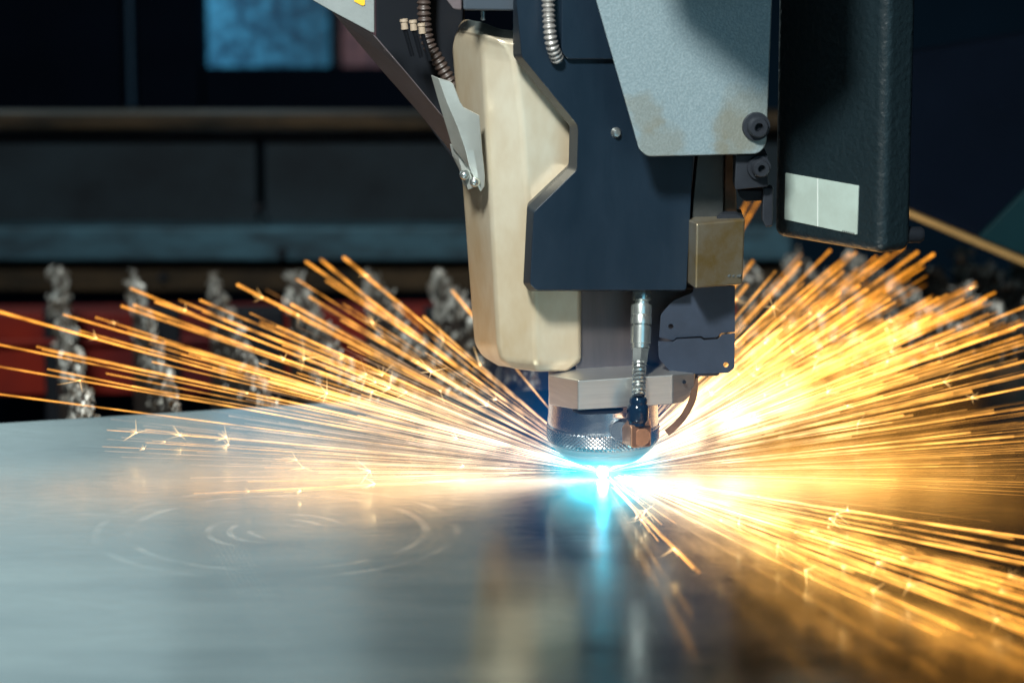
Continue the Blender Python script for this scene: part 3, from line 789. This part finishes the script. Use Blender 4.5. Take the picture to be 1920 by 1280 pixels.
for k, (x, y, z, f0, w) in enumerate(LEFT):
    spark(x, y, z, f0, w, 'l', random.uniform(.55, .95) if k % 3 == 0 else None)
for k in range(44):                        # thinner ones between them
    a = R(random.triangular(6, 42, 17)); r = random.uniform(420, 980) * (1 if a < R(25) else .75)
    spark(1130 - r * math.cos(a), 890 - r * math.sin(a), random.uniform(.02, .08), random.uniform(0, .5), random.uniform(1.2, 2.8), 'l', random.uniform(.5, 1) if k % 3 == 0 else None)
for k in range(26):
    a = R(random.uniform(-3.5, 7)); r = random.uniform(300, 950)
    spark(1130 - r * math.cos(a), 890 - r * math.sin(a), random.uniform(.003, .02), random.uniform(.15, .5), random.uniform(.35, .8), 'h', random.uniform(.7, 1) if k % 2 == 0 else None)
def rmax(adeg):
    P = [(-30, 800), (-10, 900), (0, 980), (12, 950), (22, 860), (30, 760), (38, 700), (46, 570), (56, 600), (62, 600)]
    for (a0, r0), (a1, r1) in zip(P, P[1:]):
        if a0 <= adeg <= a1: return r0 + (r1 - r0) * (adeg - a0) / (a1 - a0)
    return 600
RIGHT = [(1402, 378, .15, .2, 4), (1424, 372, .15, .2, 4), (1411, 490, .12, .2, 4.6), (1500, 493, .12, .1, 5), (1400, 535, .1, .2, 5), (1556, 470, .13, .1, 4), (1592, 476, .13, .1, 4.2), (1604, 474, .13, .1, 4.2),
         (1664, 477, .13, .1, 4.2), (1720, 473, .12, 0, 4.4), (1750, 477, .12, 0, 4.4), (1668, 561, .09, .1, 3.8), (1610, 536, .1, .1, 5), (1625, 543, .1, .1, 5), (1745, 558, .09, 0, 4.4), (1805, 562, .09, 0, 5),
         (1848, 560, .09, 0, 4), (1840, 567, .09, .1, 4), (1935, 570, .10, 0, 3.6), (1940, 600, .09, 0, 3.6), (1852, 608, .08, .1, 4), (1935, 640, .07, 0, 3.8), (1580, 510, .1, .2, 4.6), (1550, 575, .09, .2, 4), (1655, 600, .08, .2, 4)]
for k, (x, y, z, f0, w) in enumerate(RIGHT):
    spark(x, y, z, f0, w, 'r', random.uniform(.6, .95) if k % 4 == 0 else None)
for k in range(104):
    ad_ = random.triangular(5, 52, 24); r = rmax(ad_) * random.uniform(.55, 1.0); a = R(ad_)
    spark(1140 + r * math.cos(a), 890 - r * math.sin(a), random.uniform(.02, .12) * (.3 + ad_ / 50), random.uniform(0, .55), random.uniform(1.4, 3.6), 'r', random.uniform(.4, 1) if k % 3 == 0 else None)
# bundle toward the viewer
FR = [(1960, 1012), (1960, 1035), (1950, 1052), (1940, 1060), (1960, 1062), (1960, 1096), (1960, 1104), (1960, 1112), (1960, 1122), (1960, 1138), (1960, 1160), (1960, 1178), (1960, 1196), (1960, 1205), (1960, 1132), (1795, 1178), (1960, 1190), (1510, 1048), (1300, 1065), (1310, 1072), (1600, 1070), (1880, 1090), (1870, 1096), (1900, 1104)]
for k, (x, y) in enumerate(FR):
    spark(x, y, random.uniform(.004, .022), random.uniform(.05, .2), random.uniform(1.0, 3.6), 'f', random.uniform(.5, .98) if k % 2 == 0 else None)
for k in range(28):
    a = R(random.triangular(-28, -6, -15)); r = random.uniform(350, 850)
    spark(1150 + r * math.cos(a), 895 - r * math.sin(a), random.uniform(.003, .03), random.uniform(.04, .3), random.uniform(.8, 2.0), 'f', random.uniform(.5, .98) if k % 2 == 0 else None)
for k in range(8):                        # short branching ones just in front of the cut
    a = R(random.uniform(-58, -26)); r = random.uniform(70, 230)
    spark(1140 + r * math.cos(a), 895 - r * math.sin(a), random.uniform(.002, .012), random.uniform(.1, .35), random.uniform(.5, 1.0), 'f', random.uniform(.6, .98) if k % 2 else None)
# the rest of the shower
bm = bmesh.new()
def mist(n, a0, a1, am, cx, sgn, z0, z1, rlo, rhi, w0, w1, f1=.7, fmin=0):
    for k in range(n):
        ad_ = random.triangular(a0, a1, am); a = R(ad_)
        r = (rmax(ad_) if sgn > 0 else 900) * random.uniform(rlo, rhi)
        p1 = lift(cx + sgn * r * math.cos(a), 890 - r * math.sin(a), low(random.uniform(z0, z1) * max(.25, ad_ / 45 + .2)))
        src = Vector((random.gauss(0, .002), random.gauss(0, .002), .0025))
        f0 = random.uniform(fmin, f1)
        w = random.uniform(w0, w1) * PXM
        streak(bm, src + (p1 - src) * f0, p1, max(.00010, w * (.08 + .8 * f0)), w, 5)
mist(470, 8, 51, 25, 1140, 1, .02, .13, .3, .95, .7, 2.5)
mist(110, -4, 11, 5, 1140, 1, .01, .05, .5, 1.1, .3, .9, .6, .1)
mist(25, -24, -6, -13, 1150, 1, .02, .06, .4, 1.05, .4, 1.4, .4)
sh = link("spark_shower", bm, M_MIST)
tag(sh, "mass of fine golden sparks spraying from the cut under the black column", "sparks", None, "stuff")
bm = bmesh.new()
mist(150, 4, 32, 12, 1130, -1, .02, .08, .25, .8, .5, 1.8, .6, .08)
mist(90, -2, 10, 4, 1130, -1, .01, .04, .3, 1.05, .3, .9, .6, .15)
sh = link("spark_mist", bm, M_MISTL)
tag(sh, "haze of fine pale sparks skimming over the sheet past the swirl marks", "sparks", None, "stuff")

# plasma at the cut
pl = empty("plasma", (0, 0, .001), "blinding white and cyan plasma at the cut under the nozzle", "plasma")
lathe("core", [(0, .0062), (.0016, .0054), (.0030, .0036), (.0030, .0018), (.0016, .0006), (0, .0004)], emit("white_cyan_plasma", (.04, .62, .85), 900), pl, seg=24, base=Vector((0, -.004, 0)))
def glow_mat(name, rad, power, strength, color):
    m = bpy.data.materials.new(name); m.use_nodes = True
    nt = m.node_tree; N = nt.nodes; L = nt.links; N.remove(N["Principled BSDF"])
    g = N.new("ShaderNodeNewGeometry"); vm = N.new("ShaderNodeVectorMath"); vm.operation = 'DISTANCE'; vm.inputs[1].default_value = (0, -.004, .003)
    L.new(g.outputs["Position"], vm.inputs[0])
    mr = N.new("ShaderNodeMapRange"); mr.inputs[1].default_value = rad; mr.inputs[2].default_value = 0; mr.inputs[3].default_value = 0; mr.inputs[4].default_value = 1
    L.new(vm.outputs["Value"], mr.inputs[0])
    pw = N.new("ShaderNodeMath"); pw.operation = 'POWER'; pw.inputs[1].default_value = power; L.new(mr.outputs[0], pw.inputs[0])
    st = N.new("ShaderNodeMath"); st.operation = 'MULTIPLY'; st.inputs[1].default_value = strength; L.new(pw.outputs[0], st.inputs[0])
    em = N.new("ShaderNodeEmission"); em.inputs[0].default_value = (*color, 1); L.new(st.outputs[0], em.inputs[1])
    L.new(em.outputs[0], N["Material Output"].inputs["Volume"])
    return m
for nm, rad, power, strength, color in (("glow", .030, 3.2, 400, (.14, .76, 1.0)), ("teal_tint_glow", .046, 2.0, 165, (.0, .50, .58)), ("blue_tint_glow", .105, 1.7, 5.5, (.0, .22, .72))):  # outer two glows are added to tint the cone teal and surroundings blue
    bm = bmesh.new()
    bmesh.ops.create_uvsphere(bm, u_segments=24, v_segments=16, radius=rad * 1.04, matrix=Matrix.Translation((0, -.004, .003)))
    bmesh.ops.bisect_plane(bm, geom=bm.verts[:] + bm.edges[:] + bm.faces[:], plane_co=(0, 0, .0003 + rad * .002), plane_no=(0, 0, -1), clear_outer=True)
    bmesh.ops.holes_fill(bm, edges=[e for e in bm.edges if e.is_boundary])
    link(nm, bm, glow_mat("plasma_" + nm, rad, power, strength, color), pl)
